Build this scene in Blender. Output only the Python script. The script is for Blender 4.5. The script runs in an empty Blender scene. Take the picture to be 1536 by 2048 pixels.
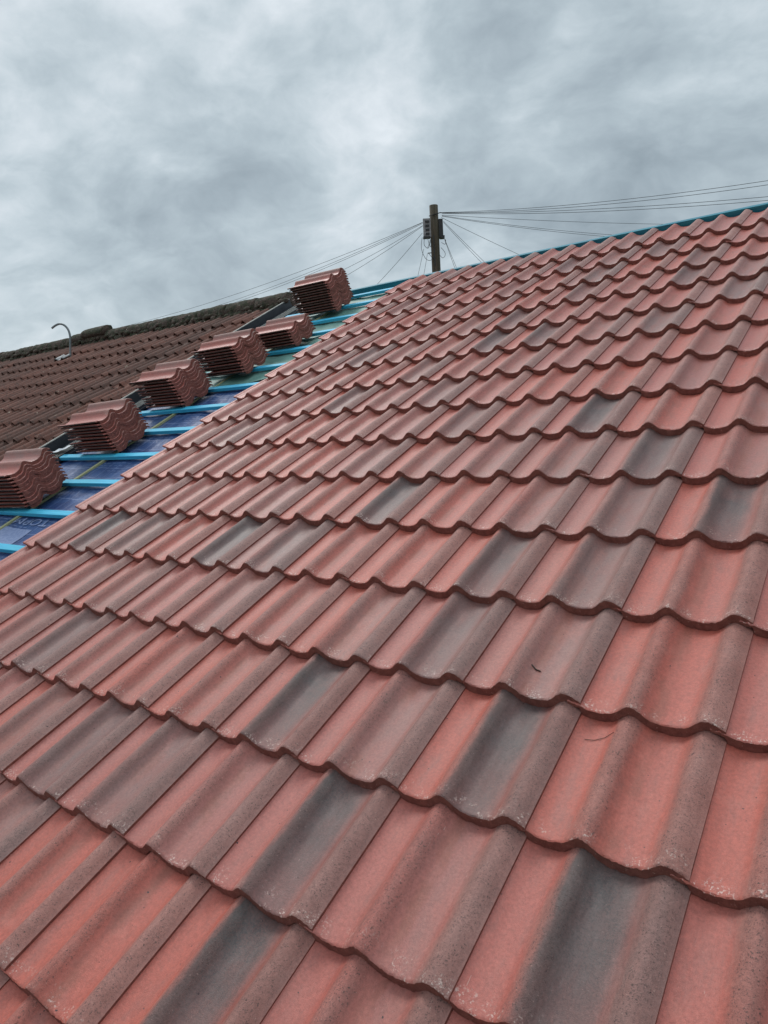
import bpy, bmesh, math, random
from mathutils import Matrix, Vector, noise
random.seed(7)
sc = bpy.context.scene
COL = sc.collection
# ------------------------------------------------------------------ frames
TH = math.radians(26.0)                 # roof pitch
GZ = 5.9                                # height of the roof frame's origin above the ground
CT, ST = math.cos(TH), math.sin(TH)
# roof frame: u along the ridge, s up the slope, n out of the roof
ROOF = Matrix(((1, 0, 0, 0), (0, CT, -ST, 0), (0, ST, CT, GZ), (0, 0, 0, 1)))
def W(u, s, n=0.0): return ROOF @ Vector((u, s, n))
G = 0.3297                              # gauge between courses
PW = 0.30                               # cover width of a tile
# ------------------------------------------------------------------ camera
RP = ((0.80477197, 0.50694032, -0.30879375), (0.03008316, -0.55438334, -0.83171757), (-0.59282128, 0.6600535, -0.46140255))
CP = (3.57632095, -4.99014054, 1.22460805)
cd = bpy.data.cameras.new('camera'); cam = bpy.data.objects.new('camera', cd); COL.objects.link(cam)
cd.sensor_fit = 'VERTICAL'; cd.sensor_height = 24.0; cd.lens = 24.0 * 1420 / 2048
cd.clip_start = 0.05; cd.clip_end = 6000
Rc = Matrix(((RP[0][0], -RP[1][0], -RP[2][0]), (RP[0][1], -RP[1][1], -RP[2][1]), (RP[0][2], -RP[1][2], -RP[2][2])))
M4 = Rc.to_4x4(); M4.translation = Vector(CP)
cam.matrix_world = ROOF @ M4
sc.camera = cam
CW = cam.matrix_world.translation.copy()
R3 = ROOF.to_3x3()
def ray(px, py):
    """world direction of a bearing measured on the photograph"""
    d = [RP[0][i] * (px - 768) / 1420 + RP[1][i] * (py - 1024) / 1420 + RP[2][i] for i in range(3)]
    return (R3 @ Vector(d)).normalized()
# ------------------------------------------------------------------ sky
SUN_EL, SUN_AZ = math.radians(52), math.radians(-62)      # azimuth from +Y towards +X
w = bpy.data.worlds.new('World'); sc.world = w; w.use_nodes = True
nt = w.node_tree; nt.nodes.clear()
class NT:
    def __init__(s, t): s.t = t
    def n(s, ty, **k):
        o = s.t.nodes.new(ty)
        for a, b in k.items(): setattr(o, a, b)
        return o
    def put(s, sock, v):
        if v is None: return
        if isinstance(v, bpy.types.NodeSocket): s.t.links.new(v, sock)
        else: sock.default_value = v
    def math(s, op, a, b=None, c=None, clamp=False):
        o = s.n('ShaderNodeMath', operation=op); o.use_clamp = clamp
        s.put(o.inputs[0], a); s.put(o.inputs[1], b); s.put(o.inputs[2], c)
        return o.outputs[0]
    def vm(s, op, a, b=None):
        o = s.n('ShaderNodeVectorMath', operation=op); s.put(o.inputs[0], a); s.put(o.inputs[1], b)
        return o.outputs['Value'] if op in ('DOT_PRODUCT', 'LENGTH') else o.outputs[0]
    def mix(s, f, a, b, bt='MIX'):
        o = s.n('ShaderNodeMix', data_type='RGBA', blend_type=bt)
        s.put(o.inputs[0], f)
        for i, v in ((6, a), (7, b)):
            if isinstance(v, tuple) and len(v) == 3: v = (*v, 1)
            s.put(o.inputs[i], v)
        return o.outputs[2]
    def ramp(s, f, a, b, c0=0.0, c1=1.0, kind='SMOOTHSTEP'):
        o = s.n('ShaderNodeMapRange', interpolation_type=kind)
        s.put(o.inputs[0], f); s.put(o.inputs[1], a); s.put(o.inputs[2], b); s.put(o.inputs[3], c0); s.put(o.inputs[4], c1)
        return o.outputs[0]
    def noise(s, vec, scale, detail=2, rough=.5, dim='3D', wv=None, dist=0):
        o = s.n('ShaderNodeTexNoise', noise_dimensions=dim)
        s.put(o.inputs['Vector'], vec); s.put(o.inputs['Scale'], scale); s.put(o.inputs['Detail'], detail)
        s.put(o.inputs['Roughness'], rough); s.put(o.inputs['Distortion'], dist)
        if wv is not None: s.put(o.inputs['W'], wv)
        return o.outputs[0]
    def scale(s, vec, v):
        o = s.n('ShaderNodeMapping'); s.put(o.inputs[0], vec); o.inputs['Scale'].default_value = v
        return o.outputs[0]
    def sep(s, v):
        o = s.n('ShaderNodeSeparateXYZ'); s.put(o.inputs[0], v); return o.outputs
T = NT(nt)
tc = T.n('ShaderNodeTexCoord')
dirv = T.vm('NORMALIZE', tc.outputs['Generated'])
xyz = T.sep(dirv)
# clouds lie on a flat layer: project the direction on to it
den = T.math('ADD', T.math('MAXIMUM', xyz[2], 0.0), 0.42)
cx = T.n('ShaderNodeCombineXYZ')
T.put(cx.inputs[0], T.math('DIVIDE', xyz[0], den)); T.put(cx.inputs[1], T.math('DIVIDE', xyz[1], den)); T.put(cx.inputs[2], 0.0)
layer = cx.outputs[0]
warp = T.n('ShaderNodeTexNoise'); T.put(warp.inputs['Vector'], layer); warp.inputs['Scale'].default_value = 2.2; warp.inputs['Detail'].default_value = 4
wv = T.vm('SUBTRACT', warp.outputs[1], (.5, .5, .5))
sc_w = T.n('ShaderNodeVectorMath', operation='SCALE'); T.put(sc_w.inputs[0], wv); sc_w.inputs['Scale'].default_value = 0.34
lw = T.vm('ADD', layer, sc_w.outputs[0])
bd = T.scale(T.vm('ADD', dirv, T.vm('MULTIPLY', wv, (.16, .16, .16))), (1, 1, 1.7))
n1 = T.noise(bd, 3.6, 8, .54)
n2 = T.noise(bd, 10.0, 8, .56)
n3 = T.noise(layer, 0.9, 3, .5)
base = T.math('ADD', T.math('MULTIPLY', n1, .50), T.math('ADD', T.math('MULTIPLY', n2, .36), T.math('MULTIPLY', n3, .16)))
# brighter and darker banks of cloud, by bearing, ragged by the warp
sc_d = T.n('ShaderNodeVectorMath', operation='SCALE'); T.put(sc_d.inputs[0], wv); sc_d.inputs['Scale'].default_value = 0.26
dw = T.vm('NORMALIZE', T.vm('ADD', dirv, sc_d.outputs[0]))
acc = T.math('ADD', T.math('MULTIPLY', T.math('SUBTRACT', base, .5), 1.75), .515)
for (px, py, deg, amp) in ((420, 60, 28, .10), (130, 330, 8, .10), (720, 370, 7, .06), (1230, 170, 10, .08), (1430, 50, 16, -.10),
                           (60, 210, 9, -.05), (330, 330, 12, -.12), (560, 300, 9, -.07), (1100, 300, 14, -.05), (1250, 370, 10, -.07),
                           (1430, 300, 8, -.07), (960, 480, 8, .05), (450, 520, 12, -.04), (100, 620, 14, -.05), (620, 190, 7, -.04), (1020, 150, 12, -.02), (1480, 170, 6, .05), (350, 200, 6, .05)):
    d = ray(px, py)
    dot = T.vm('DOT_PRODUCT', dw, tuple(d))
    acc = T.math('ADD', acc, T.math('MULTIPLY', T.ramp(dot, math.cos(math.radians(deg)), 1.0), amp))
cr = T.n('ShaderNodeValToRGB'); T.put(cr.inputs[0], acc)
e = cr.color_ramp.elements
e[0].position = .24; e[0].color = (.30, .365, .41, 1)
e[1].position = .84; e[1].color = (.86, .92, .97, 1)
for p, c in ((.38, (.385, .46, .51, 1)), (.50, (.475, .56, .61, 1)), (.60, (.575, .66, .71, 1)), (.72, (.71, .78, .83, 1))):
    q = cr.color_ramp.elements.new(p); q.color = c
# an overcast sky is brightest overhead
zen = T.ramp(xyz[2], .45, .95, 1.0, 1.9)
zc = T.n('ShaderNodeVectorMath', operation='SCALE'); T.put(zc.inputs[0], cr.outputs[0]); T.put(zc.inputs['Scale'], T.math('MULTIPLY', zen, 10.0))
skt = T.n('ShaderNodeTexSky', sky_type='NISHITA'); skt.sun_disc = False
skt.sun_elevation = SUN_EL; skt.sun_rotation = SUN_AZ
mixc = T.mix(.94, skt.outputs[0], zc.outputs[0])
bg = T.n('ShaderNodeBackground'); T.put(bg.inputs[0], mixc); bg.inputs[1].default_value = 0.1
wo = T.n('ShaderNodeOutputWorld'); nt.links.new(bg.outputs[0], wo.inputs[0])
# ------------------------------------------------------------------ sun through cloud
sl = bpy.data.lights.new('sun', 'SUN'); sl.energy = 1.5; sl.angle = math.radians(22); sl.color = (1, .965, .92)
so = bpy.data.objects.new('sun', sl); COL.objects.link(so)
sd = Vector((math.sin(SUN_AZ) * math.cos(SUN_EL), math.cos(SUN_AZ) * math.cos(SUN_EL), math.sin(SUN_EL)))
so.rotation_euler = sd.to_track_quat('Z', 'Y').to_euler(); so.location = (0, 0, 30)
sc.view_settings.view_transform = 'Standard'; sc.view_settings.look = 'None'
sc.view_settings.exposure = 0.0; sc.view_settings.gamma = 1; sc.view_settings.use_curve_mapping = False

# ------------------------------------------------------------------ helpers
def tag(o, label=None, cat=None, group=None, kind=None):
    if label: o['label'] = label
    if cat: o['category'] = cat
    if group: o['group'] = group
    if kind: o['kind'] = kind
    return o
def empty(name, mat=None, **k):
    o = bpy.data.objects.new(name, None); COL.objects.link(o); o.empty_display_size = .1
    if mat is not None: o.matrix_world = mat
    return tag(o, **k)
def mk(name, verts, faces, mats, mi=None, smooth=False, parent=None, mat=None):
    me = bpy.data.meshes.new(name); me.from_pydata(verts, [], faces); me.update()
    for m in (mats if isinstance(mats, (list, tuple)) else [mats]): me.materials.append(m)
    if mi: me.polygons.foreach_set('material_index', mi)
    if smooth: me.polygons.foreach_set('use_smooth', [True] * len(me.polygons))
    o = bpy.data.objects.new(name, me); COL.objects.link(o)
    if mat is not None: o.matrix_world = mat
    if parent is not None:
        o.parent = parent
        if mat is not None: o.matrix_parent_inverse = parent.matrix_world.inverted()
    return o
class MB:
    """collects boxes, tubes and sheets into one mesh"""
    def __init__(s): s.v = []; s.f = []
    def box(s, x0, x1, y0, y1, z0, z1, f=lambda p: p):
        b = len(s.v)
        for z in (z0, z1):
            for x, y in ((x0, y0), (x1, y0), (x1, y1), (x0, y1)): s.v.append(tuple(f((x, y, z))))
        for q in ((0, 3, 2, 1), (4, 5, 6, 7), (0, 1, 5, 4), (1, 2, 6, 5), (2, 3, 7, 6), (3, 0, 4, 7)): s.f.append(tuple(b + i for i in q))
        return s
    def bar(s, x0, x1, y0, y1, z0, z1, bev=.002, n=1, f=lambda p: p, wob=0):
        """long bar along x with bevelled edges, cut in n lengths"""
        sec = ((y0 + bev, z0), (y1 - bev, z0), (y1, z0 + bev), (y1, z1 - bev), (y1 - bev, z1), (y0 + bev, z1), (y0, z1 - bev), (y0, z0 + bev))
        b = len(s.v)
        for i in range(n + 1):
            x = x0 + (x1 - x0) * i / n
            dz = wob * (noise.noise(Vector((x * 1.3, y0 * 7, 1))))
            dy = wob * (noise.noise(Vector((x * 1.1, y0 * 7, 9))))
            for y, z in sec: s.v.append(tuple(f((x, y + dy, z + dz))))
        for i in range(n):
            for k in range(8):
                a = b + i * 8 + k; c = b + i * 8 + (k + 1) % 8
                s.f.append((a, a + 8, c + 8, c))
        s.f.append(tuple(b + k for k in range(8))); s.f.append(tuple(b + n * 8 + 7 - k for k in range(8)))
        return s
    def tube(s, pts, r, k=8, cap=True):
        pts = [Vector(p) for p in pts]; b = len(s.v); n = len(pts)
        rs = r if isinstance(r, (list, tuple)) else [r] * n
        up = None
        for i, p in enumerate(pts):
            t = (pts[min(i + 1, n - 1)] - pts[max(i - 1, 0)]).normalized()
            if up is None: up = t.orthogonal().normalized()
            up = (up - t * up.dot(t))
            up = up.normalized() if up.length > 1e-5 else t.orthogonal().normalized()
            sd_ = t.cross(up)
            for j in range(k):
                a = 2 * math.pi * j / k
                s.v.append(tuple(p + (up * math.cos(a) + sd_ * math.sin(a)) * rs[i]))
        for i in range(n - 1):
            for j in range(k):
                a = b + i * k + j; c = b + i * k + (j + 1) % k
                s.f.append((a, c, c + k, a + k))
        if cap:
            s.f.append(tuple(b + k - 1 - j for j in range(k))); s.f.append(tuple(b + (n - 1) * k + j for j in range(k)))
        return s
    def sheet(s, fn, nu, nv):
        b = len(s.v)
        for j in range(nv + 1):
            for i in range(nu + 1): s.v.append(tuple(fn(i / nu, j / nv)))
        for j in range(nv):
            for i in range(nu):
                a = b + j * (nu + 1) + i; s.f.append((a, a + 1, a + nu + 2, a + nu + 1))
        return s
    def build(s, name, m, parent=None, smooth=False, mat=None):
        return mk(name, s.v, s.f, m, None, smooth, parent, mat)
def material(name):
    m = bpy.data.materials.new(name); m.use_nodes = True; m.node_tree.nodes.clear()
    t = NT(m.node_tree); out = t.n('ShaderNodeOutputMaterial'); b = t.n('ShaderNodeBsdfPrincipled')
    m.node_tree.links.new(b.outputs[0], out.inputs[0]); t.b = b; t.m = m
    t.tc = t.n('ShaderNodeTexCoord'); t.oc = t.tc.outputs['Object']
    return t
def bump(t, h, dist, strength=1.0):
    o = t.n('ShaderNodeBump'); t.put(o.inputs['Height'], h); o.inputs['Distance'].default_value = dist; o.inputs['Strength'].default_value = strength
    t.put(t.b.inputs['Normal'], o.outputs[0])
def simple(name, c1, c2=None, sc_=20, rough=.6, detail=4, bmp=0, stretch=None, metal=0, lo=.35, hi=.65):
    t = material(name); v = t.scale(t.oc, stretch) if stretch else t.oc
    n = t.noise(v, sc_, detail, .6)
    t.put(t.b.inputs['Base Color'], t.mix(t.ramp(n, lo, hi), c1, c2 or c1)); t.put(t.b.inputs['Roughness'], rough); t.put(t.b.inputs['Metallic'], metal)
    if bmp: bump(t, n, bmp)
    return t.m

# ------------------------------------------------------------------ tile materials
XM, XC = .112, .264           # crests of the middle roll and of the cover roll
def tile_face():
    t = material('tile_face')
    oi = t.n('ShaderNodeObjectInfo'); rnd = oi.outputs['Random']
    cs = t.n('ShaderNodeSeparateColor'); t.put(cs.inputs[0], oi.outputs['Color'])
    dark, brown, hue = cs.outputs[0], cs.outputs[1], cs.outputs[2]
    p = t.sep(t.oc); x, y, z = p[0], p[1], p[2]
    seed = t.n('ShaderNodeCombineXYZ'); t.put(seed.inputs[0], t.math('MULTIPLY', rnd, 37.0)); t.put(seed.inputs[1], t.math('MULTIPLY', rnd, 91.0)); t.put(seed.inputs[2], t.math('MULTIPLY', rnd, 13.0))
    vec = t.vm('ADD', t.oc, seed.outputs[0])
    streak = t.noise(t.scale(vec, (1, .30, 1)), 24, 6, .66)
    blot = t.noise(vec, 13, 4, .6)
    fine = t.noise(vec, 300, 4, .75)
    grain = t.noise(vec, 900, 2, .6)
    # body colour: salmon red drifting to dusty rose
    red = t.mix(t.ramp(hue, 0, 1), (.45, .108, .076), (.405, .120, .097))
    red = t.mix(t.ramp(streak, .45, .75, 0, .7), red, (.325, .120, .098))
    red = t.mix(t.ramp(blot, .55, .80, 0, .55), red, (.48, .160, .122))
    # sprayed grey-brown pigment on the rolls
    wob = t.math('MULTIPLY', t.math('SUBTRACT', t.math('ADD', t.math('MULTIPLY', streak, .75), t.math('MULTIPLY', fine, .25)), .5), .062)
    xw = t.math('ADD', x, wob)
    mcov = t.ramp(xw, XC - .045, XC - .012)
    mauve = t.mix(t.ramp(blot, .35, .7), (.300, .148, .122), (.375, .198, .166))
    col = t.mix(t.math('MULTIPLY', mcov, .74), red, mauve)
    dmid = t.math('ABSOLUTE', t.math('SUBTRACT', xw, XM - .004))
    mmid = t.ramp(dmid, .012, .034, 1, 0)
    rollamt = t.ramp(t.noise(vec, 2.2, 1), .3, .6, .10, .62)
    col = t.mix(t.math('MULTIPLY', mmid, rollamt), col, mauve)
    # brownish veil over the right hand pan
    mbr = t.math('MULTIPLY', t.ramp(xw, XM - .01, XM + .03), t.ramp(streak, .25, .6, .45, 1))
    col = t.mix(t.math('MULTIPLY', mbr, t.math('MULTIPLY', brown, .68)), col, (.235, .150, .135))
    lv = t.math('MULTIPLY', t.ramp(x, .02, .10, 1, .2), t.ramp(brown, .75, 1.0))
    col = t.mix(t.math('MULTIPLY', lv, .45), col, (.27, .165, .145))
    # blue-grey band right of the middle roll
    fade = t.ramp(t.math('ADD', y, t.math('MULTIPLY', t.math('SUBTRACT', blot, .5), .25)), -.05, .22, .72, 1)
    band = t.math('MULTIPLY', t.ramp(xw, XM - .016, XM + .006), t.ramp(xw, XC - .070, XC - .018, 1, .20))
    band = t.math('MULTIPLY', band, t.math('MULTIPLY', fade, t.ramp(t.math('ADD', t.math('MULTIPLY', fine, .5), t.math('MULTIPLY', blot, .5)), .30, .62, 1.0, .74)))
    grey = t.mix(t.ramp(streak, .35, .65), (.047, .044, .044), (.088, .080, .078))
    col = t.mix(t.math('MULTIPLY', band, dark, clamp=True), col, grey)
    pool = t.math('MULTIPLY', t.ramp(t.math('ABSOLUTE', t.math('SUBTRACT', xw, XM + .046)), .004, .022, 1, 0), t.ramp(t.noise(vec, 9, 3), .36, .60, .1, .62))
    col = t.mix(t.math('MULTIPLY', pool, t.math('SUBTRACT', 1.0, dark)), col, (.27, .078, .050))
    # sand texture: the crests are rougher and hold dark specks
    crest = t.ramp(z, .009, .020)
    sp = t.ramp(fine, .53, .63)
    pm = t.ramp(t.noise(vec, 42, 3, .6), .36, .62, .25, 1)
    sp = t.math('MULTIPLY', sp, t.math('MULTIPLY', pm, t.math('ADD', t.math('MULTIPLY', crest, .85), .24)))
    col = t.mix(sp, col, (.070, .040, .036))
    sp2 = t.math('MULTIPLY', t.ramp(t.noise(vec, 190, 3, .7), .60, .68), t.math('ADD', t.math('MULTIPLY', crest, .75), .12))
    col = t.mix(sp2, col, (.06, .032, .028))
    sp3 = t.math('MULTIPLY', t.ramp(t.noise(vec, 230, 3, .7), .64, .72), t.math('ADD', t.math('MULTIPLY', crest, .35), .22))
    col = t.mix(sp3, col, (.56, .36, .30))
    mot = t.ramp(t.math('ADD', t.math('MULTIPLY', grain, .5), t.math('MULTIPLY', t.noise(vec, 150, 3, .7), .5)), .35, .65, .70, 1.28, 'LINEAR')
    mm = t.n('ShaderNodeVectorMath', operation='SCALE'); t.put(mm.inputs[0], col); t.put(mm.inputs['Scale'], mot); col = mm.outputs[0]
    # the odd dark pit
    pit = t.ramp(t.noise(vec, 110, 1, .3), .795, .82)
    col = t.mix(pit, col, (.05, .02, .02))
    # lime bloom near the tail of the tile
    tail = t.ramp(y, .004, .055, 1, 0)
    blm = t.math('MULTIPLY', t.math('MULTIPLY', t.ramp(t.noise(vec, 170, 4, .75), .54, .62), t.ramp(t.noise(vec, 26, 2), .46, .60)), tail)
    col = t.mix(t.math('MULTIPLY', blm, .85), col, (.66, .50, .44))
    scr = t.math('MULTIPLY', t.ramp(t.noise(t.scale(vec, (1, .12, 1)), 330, 2, .5), .735, .77), t.ramp(t.noise(vec, 6, 2), .54, .64))
    col = t.mix(t.math('MULTIPLY', scr, .6), col, (.62, .46, .40))
    t.put(t.b.inputs['Base Color'], col)
    t.put(t.b.inputs['Roughness'], t.ramp(crest, 0, 1, .42, .58))
    t.b.inputs['Specular IOR Level'].default_value = .55
    hgt = t.math('ADD', t.math('MULTIPLY', fine, t.math('ADD', t.math('MULTIPLY', crest, .9), .35)), t.math('MULTIPLY', grain, .35))
    bump(t, hgt, .0020, 1.0)
    return t.m
def tile_raw():
    t = material('tile_raw')
    oi = t.n('ShaderNodeObjectInfo'); seed = t.math('MULTIPLY', oi.outputs['Random'], 50.0)
    vec = t.vm('ADD', t.oc, seed)
    a = t.noise(vec, 60, 4, .6); b = t.noise(vec, 400, 3, .7)
    col = t.mix(t.ramp(a, .35, .7), (.200, .062, .047), (.28, .094, .070))
    col = t.mix(t.ramp(b, .55, .7, 0, .7), col, (.08, .026, .02))
    col = t.mix(t.ramp(t.noise(vec, 150, 3, .6), .64, .72, 0, .8), col, (.45, .25, .20))
    t.put(t.b.inputs['Base Color'], col); t.b.inputs['Roughness'].default_value = .9
    bump(t, t.math('ADD', b, a), .004, .9)
    return t.m
def old_tile():
    t = material('old_tile')
    gp = t.n('ShaderNodeNewGeometry'); vec = gp.outputs['Position']
    a = t.noise(vec, 3.0, 4, .6); b = t.noise(vec, 45, 4, .7); c = t.noise(vec, 160, 3, .7)
    rp = gp.outputs['Random Per Island']
    col = t.mix(t.ramp(a, .35, .65), (.140, .056, .040), (.200, .080, .056))
    col = t.mix(t.ramp(rp, 0, 1, 0, .75, 'LINEAR'), col, (.098, .050, .038))
    col = t.mix(t.ramp(b, .50, .64, 0, .7), col, (.045, .032, .027))
    col = t.mix(t.ramp(c, .58, .72, 0, .5), col, (.20, .125, .095))
    col = t.mix(t.ramp(t.noise(vec, 24, 3, .5), .70, .74, 0, .85), col, (.42, .36, .27))
    t.put(t.b.inputs['Base Color'], col); t.b.inputs['Roughness'].default_value = .85
    bump(t, t.math('ADD', b, c), .004, .8)
    return t.m
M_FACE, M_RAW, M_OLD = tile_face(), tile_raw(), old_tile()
M_BACK = simple('tile_back', (.085, .042, .034), (.13, .07, .058), 40, .9, 4, .002)

# ------------------------------------------------------------------ tile shape (double roman)
TL = .418; TT = .0155; STEP = .0260     # STEP: depth of the thickened front edge
def crestf(d, h, wl, wr):
    wdt = wl if d < 0 else wr
    a = abs(d) / wdt
    return 0 if a >= 1 else h * (.5 + .5 * math.cos(math.pi * a)) ** .92
def prof(x):
    z = crestf(x - XM, .0285, .046, .046)
    z = max(z, crestf(x - XC, .0285, .046, .058))
    if x < .030: z = max(z, .0115 * ((.030 - x) / .060) ** 1.5)          # underlap rises beneath the neighbour's roll
    pans = .0052 * (math.sin(math.pi * min(max((x - .0) / .07, 0), 1)) + math.sin(math.pi * min(max((x - .155) / .07, 0), 1)))
    return z - pans
def thick(x):
    if x < 0: return .0085
    if x > PW - .012: return .0095
    if x > PW - .03: return .0095 + (TT - .0095) * (PW - .012 - x) / .018
    return TT
NX = 74
XS = [-.030 + .330 * i / NX for i in range(NX + 1)]
def underlap(x):   # two water bars on the underlap
    return .0028 * (max(0, 1 - abs(x + .024) / .0035) + max(0, 1 - abs(x + .012) / .0035))
def tile_mesh(name, seed, mats, thickness=1.0, rough=1.0, lugs=True):
    v = []; f = []; mi = []
    ys = [0, .0022, .007, .02, .10, .20, .30, .40, TL]
    top = []
    for j, y in enumerate(ys):
        r = []
        for x in XS:
            z = prof(x) + (underlap(x) if x < -.004 else 0)
            yy = y
            if j <= 2:
                fr = 1 if j < 2 else .4
                yy += fr * rough * (.0020 * noise.noise(Vector((x * 60, seed * 3.1, 0))) + .0018 * noise.noise(Vector((x * 190, seed * 7.7, 2))))
                if j == 0: z -= .0024 + rough * .0026 * noise.noise(Vector((x * 140, seed * 5.3, 4)))
                if j == 0: yy += .0002
                if j == 1: z -= .0003
                if j == 1: yy += .0006
                if j == 0 and abs(x - PW) < .02: yy += rough * .0016 * abs(noise.noise(Vector((x * 300, seed, 8))))
            if x > PW - .0005: z += rough * .0009 * noise.noise(Vector((y * 90, seed, 6)))
            r.append(len(v)); v.append((x + (rough * .0007 * noise.noise(Vector((y * 70, seed, 5))) if x > PW - .0005 else 0), yy, z))
        top.append(r)
    bot = []
    for j, y in enumerate([0.0, .012, .022, TL]):
        r = []
        for x in XS:
            yy = y + (rough * .0022 * noise.noise(Vector((x * 110, seed * 9.1, 3))) if j == 0 else 0)
            zz = prof(x) - thick(x) * thickness - (.0095 if (j < 2 and 0 < x < PW - .02) else .003 if j < 2 and x > 0 else 0) + (rough * .0024 * noise.noise(Vector((x * 120, seed * 2.1, 7))) if j == 0 else 0)
            r.append(len(v)); v.append((x, yy, zz))
        bot.append(r)
    def grid(rows, rev, m):
        for j in range(len(rows) - 1):
            for i in range(NX):
                q = (rows[j][i], rows[j][i + 1], rows[j + 1][i + 1], rows[j + 1][i])
                f.append(q[::-1] if rev else q); mi.append(m)
    grid(top, False, 0); grid(bot, True, 2)
    for j in (0,):
        pass
    grid([bot[0], top[0]], False, 1)
    grid([top[-1], bot[-1]], False, 1)
    L = [r[0] for r in top]; Lb = [r[0] for r in bot]; f.append(tuple(L[::1] + Lb[::-1])); mi.append(2)
    R_ = [r[-1] for r in top]; Rb = [r[-1] for r in bot]; f.append(tuple(R_[::-1] + Rb)); mi.append(1)
    if lugs:                    # hanging nibs under the head
        for x0 in (.045, .195):
            b = len(v)
            for z in (-TT - .014, -TT + .001):
                for (x, y) in ((x0, TL - .032), (x0 + .035, TL - .032), (x0 + .035, TL - .012), (x0, TL - .012)): v.append((x, y, z))
            for q in ((0, 3, 2, 1), (0, 1, 5, 4), (1, 2, 6, 5), (2, 3, 7, 6), (3, 0, 4, 7)): f.append(tuple(b + i for i in q)); mi.append(2)
    me = bpy.data.meshes.new(name); me.from_pydata(v, [], f); me.update()
    for m in mats: me.materials.append(m)
    me.polygons.foreach_set('material_index', mi)
    me.polygons.foreach_set('use_smooth', [True] * len(me.polygons))
    for e_ in me.edges: pass
    # keep the arrises crisp
    bm = bmesh.new(); bm.from_mesh(me)
    for e_ in bm.edges:
        if len(e_.link_faces) == 2 and e_.link_faces[0].normal.angle(e_.link_faces[1].normal, 0) > math.radians(38): e_.smooth = False
    bm.to_mesh(me); bm.free()
    return me
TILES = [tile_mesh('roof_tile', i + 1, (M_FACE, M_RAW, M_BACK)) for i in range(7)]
SA = math.asin(STEP / G)

# pigment of each laid tile: (column, course) -> (dark band, brown veil); the rest are drawn at random
DK = {(5,6):.95,(5,5):.85,(6,6):.9,(5,2):.65,(6,4):.6,(8,3):.55,(8,4):.8,(7,2):.5,(6,3):.3,(8,6):.3,(9,5):.3,(3,8):.7,(8,9):1,(9,10):.8,
      (10,11):1,(6,9):.6,(6,11):1,(8,12):.95,(9,12):.5,(1,12):1,(2,12):.45,(4,12):1,(5,12):.4,(8,13):.65,(7,14):1,(9,14):1,(10,15):1,(8,15):.95,
      (8,16):1,(3,14):.6,(5,15):.6,(6,15):.35,(1,3):.4,(1,2):.5,(2,6):.5,(2,3):.3,(9,11):.4,(4,7):.35,(3,5):.35,(1,9):.3,(5,8):.3,(4,3):.3,(3,2):.25,
      (2,14):.3,(9,8):.25,(4,15):.25,(7,9):.0,(7,11):0,(7,12):0,(6,12):.1}
BR = {(2,12):1,(5,12):1,(9,13):.9,(7,13):.8,(8,11):.8,(9,11):.9,(9,12):.9,(3,13):.7,(2,13):.6,(1,13):.5,(0,11):.5,(1,11):.4,(2,11):.3,(5,14):.25,(4,14):.2,
      (7,10):.6,(8,10):.9,(6,3):1,(8,6):1,(9,5):1,(6,15):.8,(5,15):.8,(4,15):.7,(3,14):.8,(2,14):.5,(0,5):.5,(1,6):.7,(2,6):.9,(6,2):.8,(3,8):.7,(0,9):.6,(1,9):.8,
      (8,13):.8,(9,10):.9,(5,9):.4,(7,9):.7,(5,16):1,(4,11):.5,(6,10):.6,(9,16):.3,(10,14):.1,(10,13):.0,(9,15):.45,(7,15):.4,(6,14):.35,(6,13):.3}
RED = {(10,14),(10,13),(7,12),(6,12),(3,12),(7,11),(7,8),(8,8),(4,10),(3,10),(5,11),(6,14),(6,16),(7,16),(9,9),(7,13)}
ORD = ['', 'top', 'second', 'third', 'fourth', 'fifth', 'sixth', 'seventh', 'eighth', 'ninth', 'tenth', 'eleventh', 'twelfth', 'thirteenth', 'fourteenth', 'fifteenth', 'sixteenth', 'seventeenth']
ORC = ['first', 'second', 'third', 'fourth', 'fifth', 'sixth', 'seventh', 'eighth', 'ninth', 'tenth', 'eleventh', 'twelfth', 'thirteenth', 'fourteenth']
def pj(u, s, n):
    d = Vector((u, s, n)) - Vector(CP); c = [sum(RP[k][i] * d[i] for i in range(3)) for k in range(3)]
    return (768 + 1420 * c[0] / c[2], 1024 + 1420 * c[1] / c[2]) if c[2] > .15 else None
def seen(c, r):
    n = 0
    for a in (.02, .25, .5, .75, .98):
        for b in (.03, .25, .5, .75, .97):
            q = pj((c + a) * PW, -(r - 1) * G + b * G, -.005)
            if q and 3 < q[0] < 1533 and 3 < q[1] < 2045: n += 1
    return n
rt = random.Random(21)
NROW, NCOL = 17, 14
vis = {(c, r): seen(c, r) for r in range(1, NROW + 1) for c in range(NCOL)}
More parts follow.
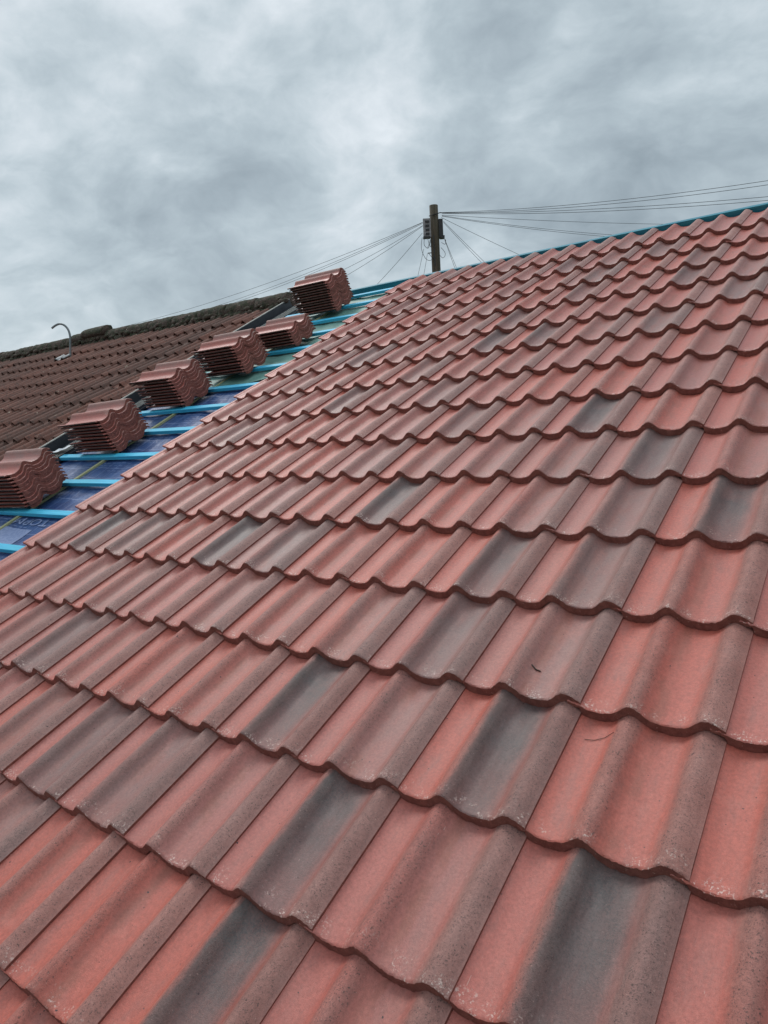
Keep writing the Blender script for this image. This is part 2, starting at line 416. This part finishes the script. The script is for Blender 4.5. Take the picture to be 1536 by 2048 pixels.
for r in range(1, NROW + 1):
    shown = [c for c in range(NCOL) if vis[(c, r)] > 0]
    for c in range(NCOL):
        dk = DK.get((c, r), 0.0); br = BR.get((c, r))
        if br is None: br = rt.choice((0, 0, .1, .2, .35, .55, .75)) if (c, r) not in RED else 0
        if dk == 0 and (c, r) not in BR and (c, r) not in RED and rt.random() < .10: dk = rt.uniform(.08, .25)
        hue = 0 if (c, r) in RED else rt.random()
        near = [vis.get((c + a, r + b), 0) for a in (-1, 0, 1) for b in (-1, 0, 1)]
        if max(near) == 0: continue
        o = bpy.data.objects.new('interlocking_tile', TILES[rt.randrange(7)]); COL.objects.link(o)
        jit = Matrix.Rotation(rt.gauss(0, .0016), 4, 'Z') @ Matrix.Rotation(rt.gauss(0, .0022), 4, 'Y') @ Matrix.Rotation(SA + rt.gauss(0, .0012), 4, 'X')
        jit = Matrix.Rotation(rt.gauss(0, .0016), 4, 'Z') @ Matrix.Rotation(rt.gauss(0, .0020), 4, 'Y') @ Matrix.Rotation(-SA + rt.gauss(0, .0010), 4, 'X')
        lead = -.0095
        o.matrix_world = ROOF @ Matrix.Translation((c * PW + rt.gauss(0, .0007), -(r - 1) * G + rt.gauss(0, .0014), lead + rt.gauss(0, .0005) + (c % 2) * .0002)) @ jit
        o.color = (dk, br, hue, rt.random())
        look = ('red tile with dark grey band' if dk > .7 else 'red tile clouded with grey' if dk > .35 else
                'dusty brown red tile' if br > .6 else 'plain salmon red tile' if br < .3 else 'red tile with brown tint')
        course = ('top course below ridge' if r == 1 else '%s course below ridge' % ORD[r])
        if r <= 12:
            where = 'end tile at bare battens' if c == 0 else '%s from bare batten edge' % ORC[c]
        elif c in shown: where = '%s from left photo edge' % ORC[shown.index(c)]
        else: where = 'just outside the photo'
        tag(o, '%s, %s, %s' % (look, course, where), 'tile', 'new tiles laid on the roof')

# ------------------------------------------------------------------ stacks of loose tiles on the battens
LOOSE = [TILES[0], TILES[2], TILES[4], TILES[5]]
STK = [  # u, s of the stack's lower right foot, number, lean in u per tile, yaw, name for the label
    (-.485, -.135, 12, -.0030, .00, 'in the tall stack nearest the ridge'),
    (-.320, -.955, 6, -.0020, .03, 'in the low second stack down from the ridge'),
    (-.435, -1.440, 10, -.0040, .02, 'in the third stack down from the ridge'),
    (-.580, -1.960, 10, -.0020, -.02, 'in the fourth stack down from the ridge'),
    (-.560, -2.610, 10, -.0030, .03, 'in the fifth stack down, beside the white scrap'),
    (-.585, -3.275, 10, -.0050, .06, 'in the lowest stack, at the left edge')]
rs = random.Random(5)
BTOP = -.053                               # top of the battens
for k, (u0, s0, n, lean, yaw, nm) in enumerate(STK):
    off = 0; STKP = (.0222, .0232, .0222, .0222, .0222, .0222)
    for i in range(n):
        o = bpy.data.objects.new('interlocking_tile', LOOSE[rs.randrange(4)]); COL.objects.link(o)
        # the tile's tail faces +u, its head -u; its width runs up the slope
        A = Matrix(((0, -1, 0, 0), (1, 0, 0, 0), (0, 0, 1, 0), (0, 0, 0, 1)))
        off += lean + rs.gauss(0, .0035)
        if i == n - 1: off -= .012
        du = off; ds = .002 * i * .6 + rs.gauss(0, .0028)
        o.matrix_world = (ROOF @ Matrix.Translation((u0 + du, s0 + .012 + ds, BTOP + TT + .010 + STKP[k] * i))
                          @ Matrix.Rotation(yaw + rs.gauss(0, .012), 4, 'Z') @ Matrix.Rotation(rs.gauss(0, .004), 4, 'Y') @ A)
        o.color = (0.0, rs.uniform(.2, .8), rs.uniform(.5, 1), 0)
        t_ = n - i
        lab = 'topmost loose tile %s' if t_ == 1 else 'lowest loose tile %s' if i == 0 else '%s loose tile from top %s' % (ORC[t_ - 1], '%s')
        tag(o, lab % nm, 'tile', 'loose tiles stacked on the battens')

# ------------------------------------------------------------------ house being re-roofed
M_BAT = material('batten_blue'); t = M_BAT
v = t.scale(t.oc, (.25, 6, 6)); a = t.noise(v, 14, 4, .6); b = t.noise(t.oc, 3, 3, .6)
col = t.mix(t.ramp(a, .3, .7), (.028, .36, .58), (.065, .52, .76)); col = t.mix(t.ramp(b, .45, .75, 0, .6), col, (.06, .42, .54))
col = t.mix(t.ramp(t.noise(t.oc, 70, 3), .66, .74, 0, .6), col, (.30, .42, .42))
t.put(t.b.inputs['Base Color'], col); t.b.inputs['Roughness'].default_value = .6; bump(t, a, .0012); M_BAT = t.m
M_WALL = simple('render_wall', (.42, .38, .33), (.36, .33, .29), 8, .9, 5, .004)
M_DECK = simple('under_roof', (.03, .03, .035), (.05, .05, .05), 5, .9)
M_CB = simple('pale_lath', (.44, .43, .23), (.36, .36, .19), 30, .7, 4, .001, (6, .3, 6))
M_BACKSL = simple('far_slope_tiles', (.30, .11, .08), (.22, .10, .08), 3, .85, 5, .005)

house = empty('house', Matrix.Translation(W(1.5, -6, 0) * 1.0), label='house roof stripped to blue battens and membrane, part covered in new red tiles', cat='house')
HI = house.matrix_world
ROOFI = ROOF
EAVE = -5.75; RIDGE_S = .452
U0, U1 = -1.20, 6.2
bats = []
bm_rng = random.Random(3)
for r in range(1, 18):
    s = -(r - 1) * G
    m = MB().bar(U0 + bm_rng.uniform(-.03, .02), U1, s - .012, s + .034, -.078, BTOP, .002, 24, wob=.004)
    m.build('batten', M_BAT, house, mat=ROOF)
mt = MB().bar(U0 + .02, U1, .292, .336, -.078, BTOP, .002, 24, wob=.003); mt.build('batten', M_BAT, house, mat=ROOF)
# ridge board: stands above the top batten, very slightly out of level
def rb(p): u, s, n = p; return (u, s, n + (.0070 * u - .040) + (.006 if n > -.05 else 0))
M_RB = simple('ridge_board_blue', (.012, .16, .235), (.022, .23, .30), 14, .6, 4, .001, (.2, 5, 5))
MB().bar(-.84, U1, RIDGE_S - .012, RIDGE_S + .032, -.12, .004, .002, 10, f=rb).build('ridge_board', M_RB, house, mat=ROOF)
# membrane sag between the laths
LATHS = [-.70, -.10, .50, 1.10, 1.36, 1.96, 2.56, 3.16, 3.76, 4.36, 4.96]
def sag(u, s):
    ph = ((u + .70) / .6) % 1.0
    row = ((-s) / G) % 1.0
    d = -.011 * math.sin(math.pi * ph) * (.35 + .65 * math.sin(math.pi * row))
    d += .007 * noise.noise(Vector((u * 5 + s * 2, s * 3, 1))) + .0055 * noise.noise(Vector((u * 11 - s * 4, s * 9, 4)))
    return d
MEMB = -.090
def membrane_blue():
    t = material('membrane_blue'); p = t.sep(t.oc); u, s = p[0], p[1]
    wv_ = t.math('MULTIPLY', t.math('SUBTRACT', t.noise(t.oc, 6, 2), .5), .012)
    def line(c, period, off, wd):
        m = t.math('ABSOLUTE', t.math('SUBTRACT', t.math('FRACT', t.math('ADD', t.math('DIVIDE', t.math('ADD', c, wv_), period), off)), .5))
        return t.ramp(m, wd, wd * 1.7, 1, 0)
    ls = t.math('MAXIMUM', line(u, .085, 0.1, .012), line(s, .120, .18, .012))
    dash = t.math('MULTIPLY', line(s, .030, .3, .07), t.ramp(t.math('FRACT', t.math('DIVIDE', u, .055)), .35, .38))
    dash = t.math('MULTIPLY', dash, t.ramp(t.noise(t.oc, 4, 1), .52, .56))
    g = t.math('MAXIMUM', ls, t.math('MULTIPLY', dash, .7))
    n = t.noise(t.oc, 9, 4, .6)
    base_ = t.mix(t.ramp(n, .35, .7), (.022, .052, .165), (.045, .100, .255))
    col = t.mix(t.math('MULTIPLY', g, t.ramp(n, .3, .6, .4, .9)), base_, (.26, .31, .50))
    # sawdust and grit
    col = t.mix(t.ramp(t.noise(t.oc, 260, 2), .70, .75, 0, .6), col, (.35, .33, .28))
    t.put(t.b.inputs['Base Color'], col); t.b.inputs['Roughness'].default_value = .48
    bump(t, t.noise(t.scale(t.oc, (1, .45, 1)), 11, 5, .6), .02, .8)
    return t.m
M_MB = membrane_blue()
M_MG = simple('membrane_green', (.12, .25, .215), (.18, .33, .28), 7, .55, 4, .003)
LAP = -1.535
def blue(a, b):
    u = -1.30 + a * 3.1; s = LAP + .22 - b * 4.3
    return (u, s, MEMB + sag(u, s) - (.006 if s > LAP - .02 else 0))
MB().sheet(blue, 120, 150).build('membrane', M_MB, house, True, mat=ROOF)['label'] = 'blue printed roofing membrane below the green sheet'
def green(a, b):
    u = -1.30 + a * 4.0; edge = LAP + .012 * math.sin(u * 3) + (.085 * max(0, 1 - abs(u + .06) / .44))
    s = .50 - b * (.50 - edge)
    lift = max(0, 1 - abs(u + .06) / .44) ** 1.2 * max(0, 1 - (s - edge) / .16) * .024
    return (u, s, MEMB + sag(u, s) + .004 + lift)
gm = MB().sheet(green, 120, 90).build('membrane', M_MG, house, True, mat=ROOF); gm['label'] = 'pale green roofing membrane near the ridge'
sm = gm.modifiers.new('thickness', 'SOLIDIFY'); sm.thickness = .0012; sm.offset = 1
for i, u in enumerate(LATHS[:1]):
    MB().bar(-5.7, .42, -u - .013, -u + .013, MEMB - .004, -.0785, .0015, 30, f=lambda p: (-p[1] + .004 * math.sin(p[0] * 2.1), p[0], p[2])).build('lath', M_CB, house, mat=ROOF)
# printed mark and pale panel on the membrane
M_INK = simple('pale_print', (.27, .32, .50), (.19, .24, .42), 60, .55)
def lay(vs, dz=.0016): return [(x, y, MEMB + sag(x, y) + dz) for x, y in vs]
def panel(u0, u1, s0, s1):
    m = MB().sheet(lambda a, b: (lambda u, s: (u, s, MEMB + sag(u, s) + .0030))(u0 + (u1 - u0) * a, s1 + (s0 - s1) * b), 24, 12)
    return m.build('printed_panel', M_INK, house, True, mat=ROOF)
panel(-1.0, -.405, -3.565, -3.405)
fc = bpy.data.curves.new('lettering', 'FONT'); fc.body = 'TOPM'; fc.size = .085; fc.shear = .0; fc.resolution_u = 3
fo = bpy.data.objects.new('lettering', fc); COL.objects.link(fo)
bpy.context.view_layer.update()
me = bpy.data.meshes.new_from_object(fo.evaluated_get(bpy.context.evaluated_depsgraph_get()))
bpy.data.objects.remove(fo)
bm = bmesh.new(); bm.from_mesh(me)
bmesh.ops.triangulate(bm, faces=bm.faces)
bmesh.ops.subdivide_edges(bm, edges=[e_ for e_ in bm.edges if e_.calc_length() > .02], cuts=2, use_grid_fill=True)
for v_ in bm.verts:
    x, y = v_.co.x * 1.62, v_.co.y * 1.0
    uu, ss = -.318 - x, -3.311 - y          # printed upside down as seen from below
    v_.co = Vector((uu, ss, MEMB + sag(uu, ss) + .0045))
bm.to_mesh(me); bm.free(); me.materials.append(M_INK)
lo = bpy.data.objects.new('lettering', me); COL.objects.link(lo); lo.matrix_world = ROOF; lo.parent = house; lo.matrix_parent_inverse = house.matrix_world.inverted()
# solid deck, far slope, walls
MB().box(-1.30, U1, EAVE, RIDGE_S, -.24, -.115).build('roof_deck', M_DECK, house, mat=ROOF)
yr = W(0, RIDGE_S, 0).y; zr = W(0, RIDGE_S, -.08).z
def bslope(u0, u1, mname, mtl, par, zt):
    def f(a, b):
        y = yr + .04 + 5.2 * b; z = zt - (y - yr) * math.tan(TH)
        uu = u0 + (u1 - u0) * a
        return (uu, y, z)
    o = MB().sheet(f, 8, 8).build(mname, mtl, par, mat=Matrix.Identity(4)); m = o.modifiers.new('thickness', 'SOLIDIFY'); m.thickness = .06; return o
bslope(-1.30, U1, 'far_slope', M_BACKSL, house, zr)
ye = W(0, EAVE + .25, 0).y; ze = W(0, EAVE + .25, -.3).z
MB().box(-1.28, U1 - .1, ye, ye + .28, 0, ze).box(U1 - .38, U1 - .1, ye + .281, yr + 4.6, 0, ze).box(-1.28, U1 - .381, yr + 4.6, yr + 4.88, 0, ze - .1).build('wall', M_WALL, house, mat=Matrix.Identity(4))

# ------------------------------------------------------------------ bonding gutter between the two roofs
M_GUT = simple('gutter_grp', (.020, .024, .032), (.032, .037, .046), 12, .5, 3, .001)
M_GUTR = simple('gutter_lip', (.46, .45, .41), (.34, .34, .31), 20, .6)
sec = [(-1.475, -.10), (-1.475, .006), (-1.470, .010), (-1.464, .006), (-1.462, -.062)]
for i in range(6):
    x0 = -1.362 + i * .024
    sec += [(x0, -.066), (x0 + .004, -.048), (x0 + .009, -.048), (x0 + .013, -.066)]
sec += [(-1.215, -.066), (-1.215, -.080)]
gv = []; gf = []; NS = 30
for j in range(NS + 1):
    s = .40 - j * (6.1 / NS)
    for (u, n) in sec: gv.append((u + .004 * math.sin(s * 2.3), s, n + .002 * noise.noise(Vector((s * 3, u, 0)))))
K = len(sec)
gmi = []
for j in range(NS):
    for i in range(K - 1):
        a = j * K + i; gf.append((a, a + 1, a + 1 + K, a + K)[::-1]); gmi.append(0)
gut = empty('bonding_gutter', ROOF.copy(), label='black trough gutter with a pale lip running up between old and new roofs', cat='roof gutter')
mk('channel', gv, gf, [M_GUT], gmi, False, gut)
MB().tube([(-1.470 + .004 * math.sin(s * 2.3), s, .011) for s in [.40 - k * .2 for k in range(31)]], .0060, 6).build('lip', M_GUTR, gut)
for i in range(6):
    x0 = -1.3555 + i * .024
    MB().tube([(x0 + .004 * math.sin(s * 2.3), s, -.0475) for s in [.40 - k * .2 for k in range(31)]], .0028, 5).build('rib', M_GUTR, gut)
# crumpled scrap of white paper on the gutter
M_PAPER = simple('white_scrap', (.75, .76, .78), (.6, .62, .66), 30, .7)
def scrap(a, b):
    u = -1.36 + .17 * a; s = -2.62 + .055 * b + .03 * a
    return (u, s, -.036 + .016 * noise.noise(Vector((a * 3, b * 2, 3))) + .022 * a)
sp_ = MB().sheet(scrap, 10, 4).build('paper_scrap', M_PAPER, None, False, mat=ROOF)
tag(sp_, 'small torn white scrap lying on the black gutter ribs', 'scrap')

# ------------------------------------------------------------------ neighbouring old roof
old = empty('neighbouring_house', Matrix.Translation((-6, 0, 0)), label='neighbouring house with weathered brown tiled roof and mossy ridge', cat='house')
ro = random.Random(11)
OG = .335; OFF = -.115
oxs = [-.03 + .33 * i / 34 for i in range(35)]
OT = .012; OSA = math.asin(.028 / OG)
def old_course(s_edge, ulo, uhi, skew):
    v = []; f = []
    n = int((uhi - ulo) / PW)
    for k in range(n):
        uo = uhi - .302 - k * PW
        jx, jy, jz, jr = ro.gauss(0, .003), ro.gauss(0, .007), ro.gauss(0, .0022), ro.gauss(0, .008)
        lift = ro.gauss(0, .005)
        rows_t = []; rows_b = []
        for y in (0, .02, .22, TL):
            for lst, th in ((rows_t, 0), (rows_b, 1)):
                r_ = []
                for x in oxs:
                    z = prof(x) * 1.45 - (OT if th else 0)
                    yy = y + (.004 * noise.noise(Vector((x * 40, k, s_edge * 9))) if y == 0 else 0)
                    zz = z - math.sin(OSA + lift) * yy + (-.003 if (y == 0 and not th) else 0)
                    r_.append(len(v))
                    v.append((uo + x + jx + jr * yy, s_edge + yy + jy + jr * x * .5 + skew * (uo + 1.5), -.018 + zz + jz + lift * .3 + .012 * noise.noise(Vector((uo * .5, s_edge * .6, 2)))))
                lst.append(r_)
        def g(rows, rev):
            for j in range(len(rows) - 1):
                for i in range(34):
                    q = (rows[j][i], rows[j][i + 1], rows[j + 1][i + 1], rows[j + 1][i]); f.append(q[::-1] if rev else q)
        g(rows_t, False); g(rows_b, True); g([rows_b[0], rows_t[0]], False)
        for j in range(3):
            f.append((rows_t[j][0], rows_t[j + 1][0], rows_b[j + 1][0], rows_b[j][0])); f.append((rows_t[j][34], rows_b[j][34], rows_b[j + 1][34], rows_t[j + 1][34]))
    o = mk('tile_course', v, f, M_OLD, None, False, old, ROOF)
    return o
for k in range(16):
    old_course(OFF - OG * k, -14.2, -1.478, 0.0)
MB().box(-14.2, -1.49, EAVE, .42, -.24, -.09).build('roof_deck', M_DECK, old, mat=ROOF)
bslope(-14.2, -1.49, 'far_slope', M_BACKSL, old, zr - .02)
MB().box(-14, -1.29, ye, ye + .28, 0, ze).box(-14, -13.7, ye + .281, yr + 4.6, 0, ze).box(-14, -1.29, yr + 4.6, yr + 4.88, 0, ze - .1).build('wall', M_WALL, old, mat=Matrix.Identity(4))
def moss():
    t = material('mossy_ridge'); gp = t.n('ShaderNodeNewGeometry'); vec = gp.outputs['Position']
    a = t.noise(vec, 14, 4, .6); b = t.noise(vec, 70, 4, .7); nz = t.sep(gp.outputs['Normal'])[2]
    col = t.mix(t.ramp(b, .4, .65), (.060, .040, .032), (.125, .085, .065))
    mg = t.math('MULTIPLY', t.ramp(t.math('ADD', a, t.math('MULTIPLY', nz, .12)), .46, .62), .95)
    col = t.mix(mg, col, t.mix(t.ramp(b, .4, .6), (.014, .016, .009), (.045, .048, .020)))
    col = t.mix(t.ramp(t.noise(vec, 30, 3), .66, .71, 0, .75), col, (.30, .27, .22))
    t.put(t.b.inputs['Base Color'], col); t.b.inputs['Roughness'].default_value = .95; bump(t, b, .012); return t.m
M_MOSS = moss()
RC = (.43, -.026)                        # ridge tile centre line (s, n)
def ridge_piece(u0, u1, rad, seed, lift=0, name='ridge_tile', squash=1.0, full=False):
    NA, NU = 22, 12; v = []; f = []
    for j in range(NU + 1):
        u = u0 + (u1 - u0) * j / NU
        fl = .006 if j in (0, NU) else 0
        for i in range(NA + 1):
            a = math.radians(-38 + 256 * i / NA) if not full else 2 * math.pi * i / NA
            rr = rad - fl + .007 * noise.noise(Vector((u * 9, a * 2.2, seed))) + .006 * noise.noise(Vector((u * 28, a * 6, seed)))
            y = RC[0] + rr * math.cos(a); n = RC[1] + lift + rr * math.sin(a) * squash
            v.append((u, y, n))
    for j in range(NU):
        for i in range(NA):
            a = j * (NA + 1) + i; f.append((a, a + 1, a + NA + 2, a + NA + 1))
    f.append(tuple(range(NA, -1, -1))); f.append(tuple(NU * (NA + 1) + i for i in range(NA + 1)))
    return mk(name, v, f, M_MOSS, None, True, old, ROOF)
u = -1.47; i = 0
while u > -14:
    ridge_piece(u - .448, u, .102, i * 3.7, ro.gauss(0, .005)); u -= .452; i += 1
# lumpy mortar bedding and moss tufts along the foot of the ridge tiles
mv = MB()
rm = random.Random(4)
def lump(c, r, sq):
    b = len(mv.v); bm_ = bmesh.new(); bmesh.ops.create_icosphere(bm_, subdivisions=2, radius=1)
    for v_ in bm_.verts:
        k_ = 1 + .28 * noise.noise(v_.co * 2.1 + Vector(c) * 7)
        mv.v.append((c[0] + v_.co.x * r * k_ * 1.2, c[1] + v_.co.y * r * k_, c[2] + v_.co.z * r * k_ * sq))
    for fc_ in bm_.faces: mv.f.append(tuple(b + q.index for q in fc_.verts))
    bm_.free()
u = -1.5
while u > -14:
    lump((u, RC[0] - .118 + rm.gauss(0, .010), -.030 + rm.gauss(0, .008)), rm.uniform(.020, .040), .9)
    if rm.random() < .8: lump((u + .03, RC[0] - .095 + rm.gauss(0, .012), .010 + rm.gauss(0, .012)), rm.uniform(.018, .036), .8)
    if rm.random() < .12: lump((u + .05, RC[0] - .04 + rm.gauss(0, .02), .050 + rm.gauss(0, .003)), rm.uniform(.012, .024), .5)
    u -= rm.uniform(.035, .06)
mv.build('mortar_bed', M_MOSS, old, True, mat=ROOF)['kind'] = 'stuff'
rr_ = ridge_piece(-5.10, -4.62, .095, 77, .108, 'ridge_tile', .60, True)
rr_['label'] = 'raised round ridge tile sitting proud of the mossy ridge'
ridge_piece(-5.42, -5.06, .085, 55, .070, 'ridge_tile', .7, True)

# bent pipe with lead slate
M_PIPE = simple('pipe_metal', (.16, .19, .20), (.24, .25, .26), 25, .45, 4, 0, None, .5)
M_LEAD = simple('lead', (.27, .28, .29), (.17, .175, .18), 18, .55, 4, .003)
PB = W(-4.62, -.215, -.02)
dl = ray(143, 712); vd = (PB - CW).length
camr = R3 @ Vector(RP[0])
hx = Vector((camr.x, camr.y, 0)).normalized()
pipe = empty('bent_pipe', Matrix.Translation(PB), label='thin grey pipe bent over like a crook, standing on the old roof', cat='pipe')
# height profile of the crook, sideways and up, in metres
prf = [(0, -.02), (.008, .09), (.022, .22), (.028, .31), (.010, .395), (-.035, .455), (-.095, .478), (-.155, .462), (-.215, .425)]
def catm(ps, k=5):
    out = []
    for i in range(len(ps) - 1):
        p0 = ps[max(i - 1, 0)]; p1 = ps[i]; p2 = ps[i + 1]; p3 = ps[min(i + 2, len(ps) - 1)]
        for j in range(k):
            t_ = j / k
            out.append(tuple(.5 * ((2 * p1[q]) + (-p0[q] + p2[q]) * t_ + (2 * p0[q] - 5 * p1[q] + 4 * p2[q] - p3[q]) * t_ * t_ + (-p0[q] + 3 * p1[q] - 3 * p2[q] + p3[q]) * t_ ** 3) for q in range(2)))
    out.append(ps[-1]); return out
MB().tube([hx * a + Vector((0, 0, b)) for a, b in [(p_[0] * .86, p_[1] * .86) for p_ in catm(prf)]], .0125, 10).build('pipe', M_PIPE, pipe, True)
def slate(a, b):
    u = -.21 + .23 * a; s = -.10 + .13 * b
    q = R3 @ Vector((u, s, .030 + prof(((u + 4.62) % PW)) * .8 + .004 * noise.noise(Vector((a * 4, b * 4, 1))))); return tuple(q)
so_ = MB().sheet(slate, 40, 8).build('lead_slate', M_LEAD, pipe, True); md = so_.modifiers.new('thickness', 'SOLIDIFY'); md.thickness = .003

# ------------------------------------------------------------------ telegraph pole and wires
M_WOOD = simple('pole_wood', (.050, .042, .026), (.095, .075, .052), 9, .9, 5, .006, (3, 3, .15))
M_GREYP = simple('terminal_grey', (.30, .30, .31), (.18, .18, .19), 14, .6)
M_BLK = simple('terminal_black', (.012, .012, .014), (.02, .02, .022), 20, .5)
M_WIRE = simple('wire_black', (.035, .04, .045), (.045, .05, .055), 20, .6)
PD = 17.5
dt = ray(867, 411); hd = math.hypot(dt.x, dt.y)
PT = CW + dt * (PD / hd)                  # top of the pole
px_ = PD / hd / 1420 * (1 / max(.2, dt.dot(ray(768, 1024))))   # metres per photo pixel at the pole
pole = empty('telegraph_pole', Matrix.Translation((PT.x, PT.y, 0)), label='brown wooden telegraph pole with terminal boxes beyond the ridge', cat='telegraph pole')
hp = PT.z
pr = 7.2 * px_
pts = [(.002 * math.sin(z * 2), 0, z) for z in [hp * k / 14 for k in range(15)]]
MB().tube(pts, [pr * (1.25 - .25 * k / 14) for k in range(15)], 16).build('shaft', M_WOOD, pole, True)
rgt = hx; fwd = Vector((-hx.y, hx.x, 0))          # away from the viewer
if fwd.dot(dt) < 0: fwd = -fwd
def pl(dx, dy, dep=0.0):                          # photo offset from the pole top -> metres in the pole's frame
    return rgt * dx * px_ - fwd * dep + Vector((0, 0, hp - dy * px_))
def pbox(mb, x0, x1, y0, y1, d0, d1):
    b = len(mb.v)
    for d in (d0, d1):
        for (x, y) in ((x0, y1), (x1, y1), (x1, y0), (x0, y0)): mb.v.append(tuple(pl(x, y, d)))
    for q in ((0, 3, 2, 1), (4, 5, 6, 7), (0, 1, 5, 4), (1, 2, 6, 5), (2, 3, 7, 6), (3, 0, 4, 7)): mb.f.append(tuple(b + i for i in q))
    return mb
bx = pbox(MB(), -19, -6.2, 21, 52, -.04, .05).build('terminal_box', M_GREYP, pole)
bv = MB()
for k in range(4): pbox(bv, -15.5, -9, 24.5 + 6.6 * k, 28.3 + 6.6 * k, .051, .062)
bv.build('slot', M_BLK, bx)
b2 = pbox(MB(), 7.0, 14.0, 23, 53, -.10, .06); b2.build('terminal_box', M_BLK, pole)
md_ = pbox(MB(), 9, 16, 50, 54, -.08, .08); md_.build('clamp', M_BLK, pole)
pbox(MB(), -19.8, -8, 50, 52.6, -.06, .07).build('clamp', M_BLK, pole)
MB().tube([pl(-9, 19, .13), pl(10, 14, .10), pl(16, 14, .05)], .012, 6).build('bracket', M_BLK, pole)
MB().tube([pl(-13, 77, .02), pl(-2, 76, .02)], .011, 6).build('step', M_BLK, pole)
MB().tube([pl(-3, 50, .135), pl(-2.5, 100, .135)], .012, 6).build('conduit', M_BLK, pole)
lp = [[(-18, 52), (-19, 64), (-13, 70), (-9, 62), (-7, 53)], [(-22, 52), (-24, 70), (-18, 86), (-10, 90), (-3, 84)], [(-13, 53), (-11, 62), (-8, 68), (-8, 56), (-12, 66), (-14, 70)],
      [(9, 70), (15, 78), (15, 84), (11, 87), (6, 82)], [(11, 53), (17, 58), (16, 65), (10, 62)], [(-13, 77), (-8, 84), (-3, 88)]]
for q in lp:
    MB().tube([pl(a, b, .09) for a, b in catm(q, 6)], .0055, 5).build('cable_loop', M_WIRE, pole)
# wires: (attachment on the pole, a point the wire passes, its distance, overshoot, sag, radius, label)
LR = 'telephone wire from the pole'
WIRES = [((-20, 27), (330, 630), 24, 1.25, .35, 'uppermost of the wires sloping down left from the pole to the old roof'),
 ((-20, 27.5), (440, 608), 24, 1.3, .30, 'second wire sloping down left behind the tall tile stack'),
 ((-20, 29), (480, 600), 22, 1.3, .25, 'lowest of the long wires sloping down left behind the tall tile stack'),
 ((-20, 32), (690, 537), 20, 1.35, .10, 'upper of two wires meeting the ridge right of the tall tile stack'),
 ((-20, 33), (697, 548), 19, 1.35, .08, 'lower of two wires meeting the ridge right of the tall tile stack'),
 ((-21, 44), (762, 560), 18, 1.3, .05, 'single steep wire landing on the ridge left of the pole'),
 ((-20, 70), (836, 550), 17, 1.4, .03, 'outer of the two near vertical wires left of the pole'),
 ((-14, 77), (848, 547), 17, 1.4, .03, 'inner of the two near vertical wires left of the pole'),
 ((14, 13), (1536, 358), 15, 1.3, .30, 'highest wire running right from the pole to the photo edge'),
 ((14, 13.5), (1536, 366), 15, 1.3, .34, 'second highest wire running right from the pole'),
 ((14, 14), (1536, 391), 15, 1.3, .22, 'third wire down running right from the pole'),
 ((14, 14.5), (1536, 398), 15, 1.3, .26, 'lowest wire that reaches the right photo edge'),
 ((13, 17), (1310, 447), 20, 1.4, .10, 'thin upper wire dropping right to meet the distant ridge'),
 ((13, 18), (1220, 468), 20, 1.4, .14, 'upper wire of the close pair dropping right to the ridge'),
 ((13, 19), (1190, 470), 20, 1.4, .12, 'lower wire of the close pair dropping right to the ridge'),
 ((12, 21), (1036, 508), 20, 1.4, .03, 'lone slanting wire meeting the ridge right of the pole'),
 ((15, 27), (968, 523), 19, 1.4, .02, 'outer wire of the pair slanting steeply right from the pole'),
 ((15, 29), (962, 524), 19, 1.4, .02, 'inner wire of the pair slanting steeply right from the pole'),
 ((16, 56), (912, 533), 18, 1.4, .01, 'outer wire of the steepest pair right of the pole'),
 ((16, 57), (909, 534), 18, 1.4, .01, 'inner wire of the steepest pair right of the pole')]
for (a, p, D, ov, sg, lab) in WIRES:
    A = Vector((PT.x, PT.y, 0)) + pl(a[0], a[1], .05)
    d = ray(*p); B = CW + d * (D / math.hypot(d.x, d.y))
    B = A + (B - A) * ov
    pts = []
    for k in range(25):
        t_ = k / 24; q = A.lerp(B, t_); q.z -= sg * 4 * t_ * (1 - t_) * .55; q.z += sg * .55 * 4 * (1 / ov) * (1 - 1 / ov) * t_
        pts.append(q - A)
    o = MB().tube(pts, .0046, 5, False).build('telephone_wire', M_WIRE); o.location = A
    tag(o, lab, 'wire', 'telephone wires fanning out from the pole')

# ------------------------------------------------------------------ debris on the tiles
M_TWIG = simple('twig', (.035, .02, .018), (.05, .03, .02), 50, .8)
def on_roof(u, s):
    r = int(math.ceil(-s / G)) + 1; y = s + (r - 1) * G
    return -.0095 - math.sin(SA) * y + prof(u % PW)
def twig(pts, r, label):
    P3 = [(u, s, on_roof(u, s) + r * 1.1) for u, s in pts]
    o = MB().tube(P3, r, 6).build('twig', M_TWIG, None, True, mat=ROOF); tag(o, label, 'twig')
def inv(px, py, n=-.01):
    d = [RP[0][i] * (px - 768) / 1420 + RP[1][i] * (py - 1024) / 1420 + RP[2][i] for i in range(3)]; t_ = (n - CP[2]) / d[2]
    return (CP[0] + t_ * d[0], CP[1] + t_ * d[1])
twig([inv(1165, 1463), inv(1185, 1465), inv(1207, 1462), inv(1226, 1458)], .0006, 'thin dark twig lying on a salmon tile under a leading edge')
a_ = inv(1190, 1464); 
twig([inv(1064, 1330), inv(1071, 1336), inv(1080, 1338)], .0016, 'short dark smudge of dried leaf on a brown tinted tile')

# ------------------------------------------------------------------ ground
M_GR = simple('ground_grass', (.05, .075, .03), (.09, .10, .05), 1.5, .95, 6, .02)
g = MB().sheet(lambda a, b: (-1500 + 3000 * a, -1500 + 3000 * b, 0), 10, 10).build('ground', M_GR); tag(g, kind='structure')
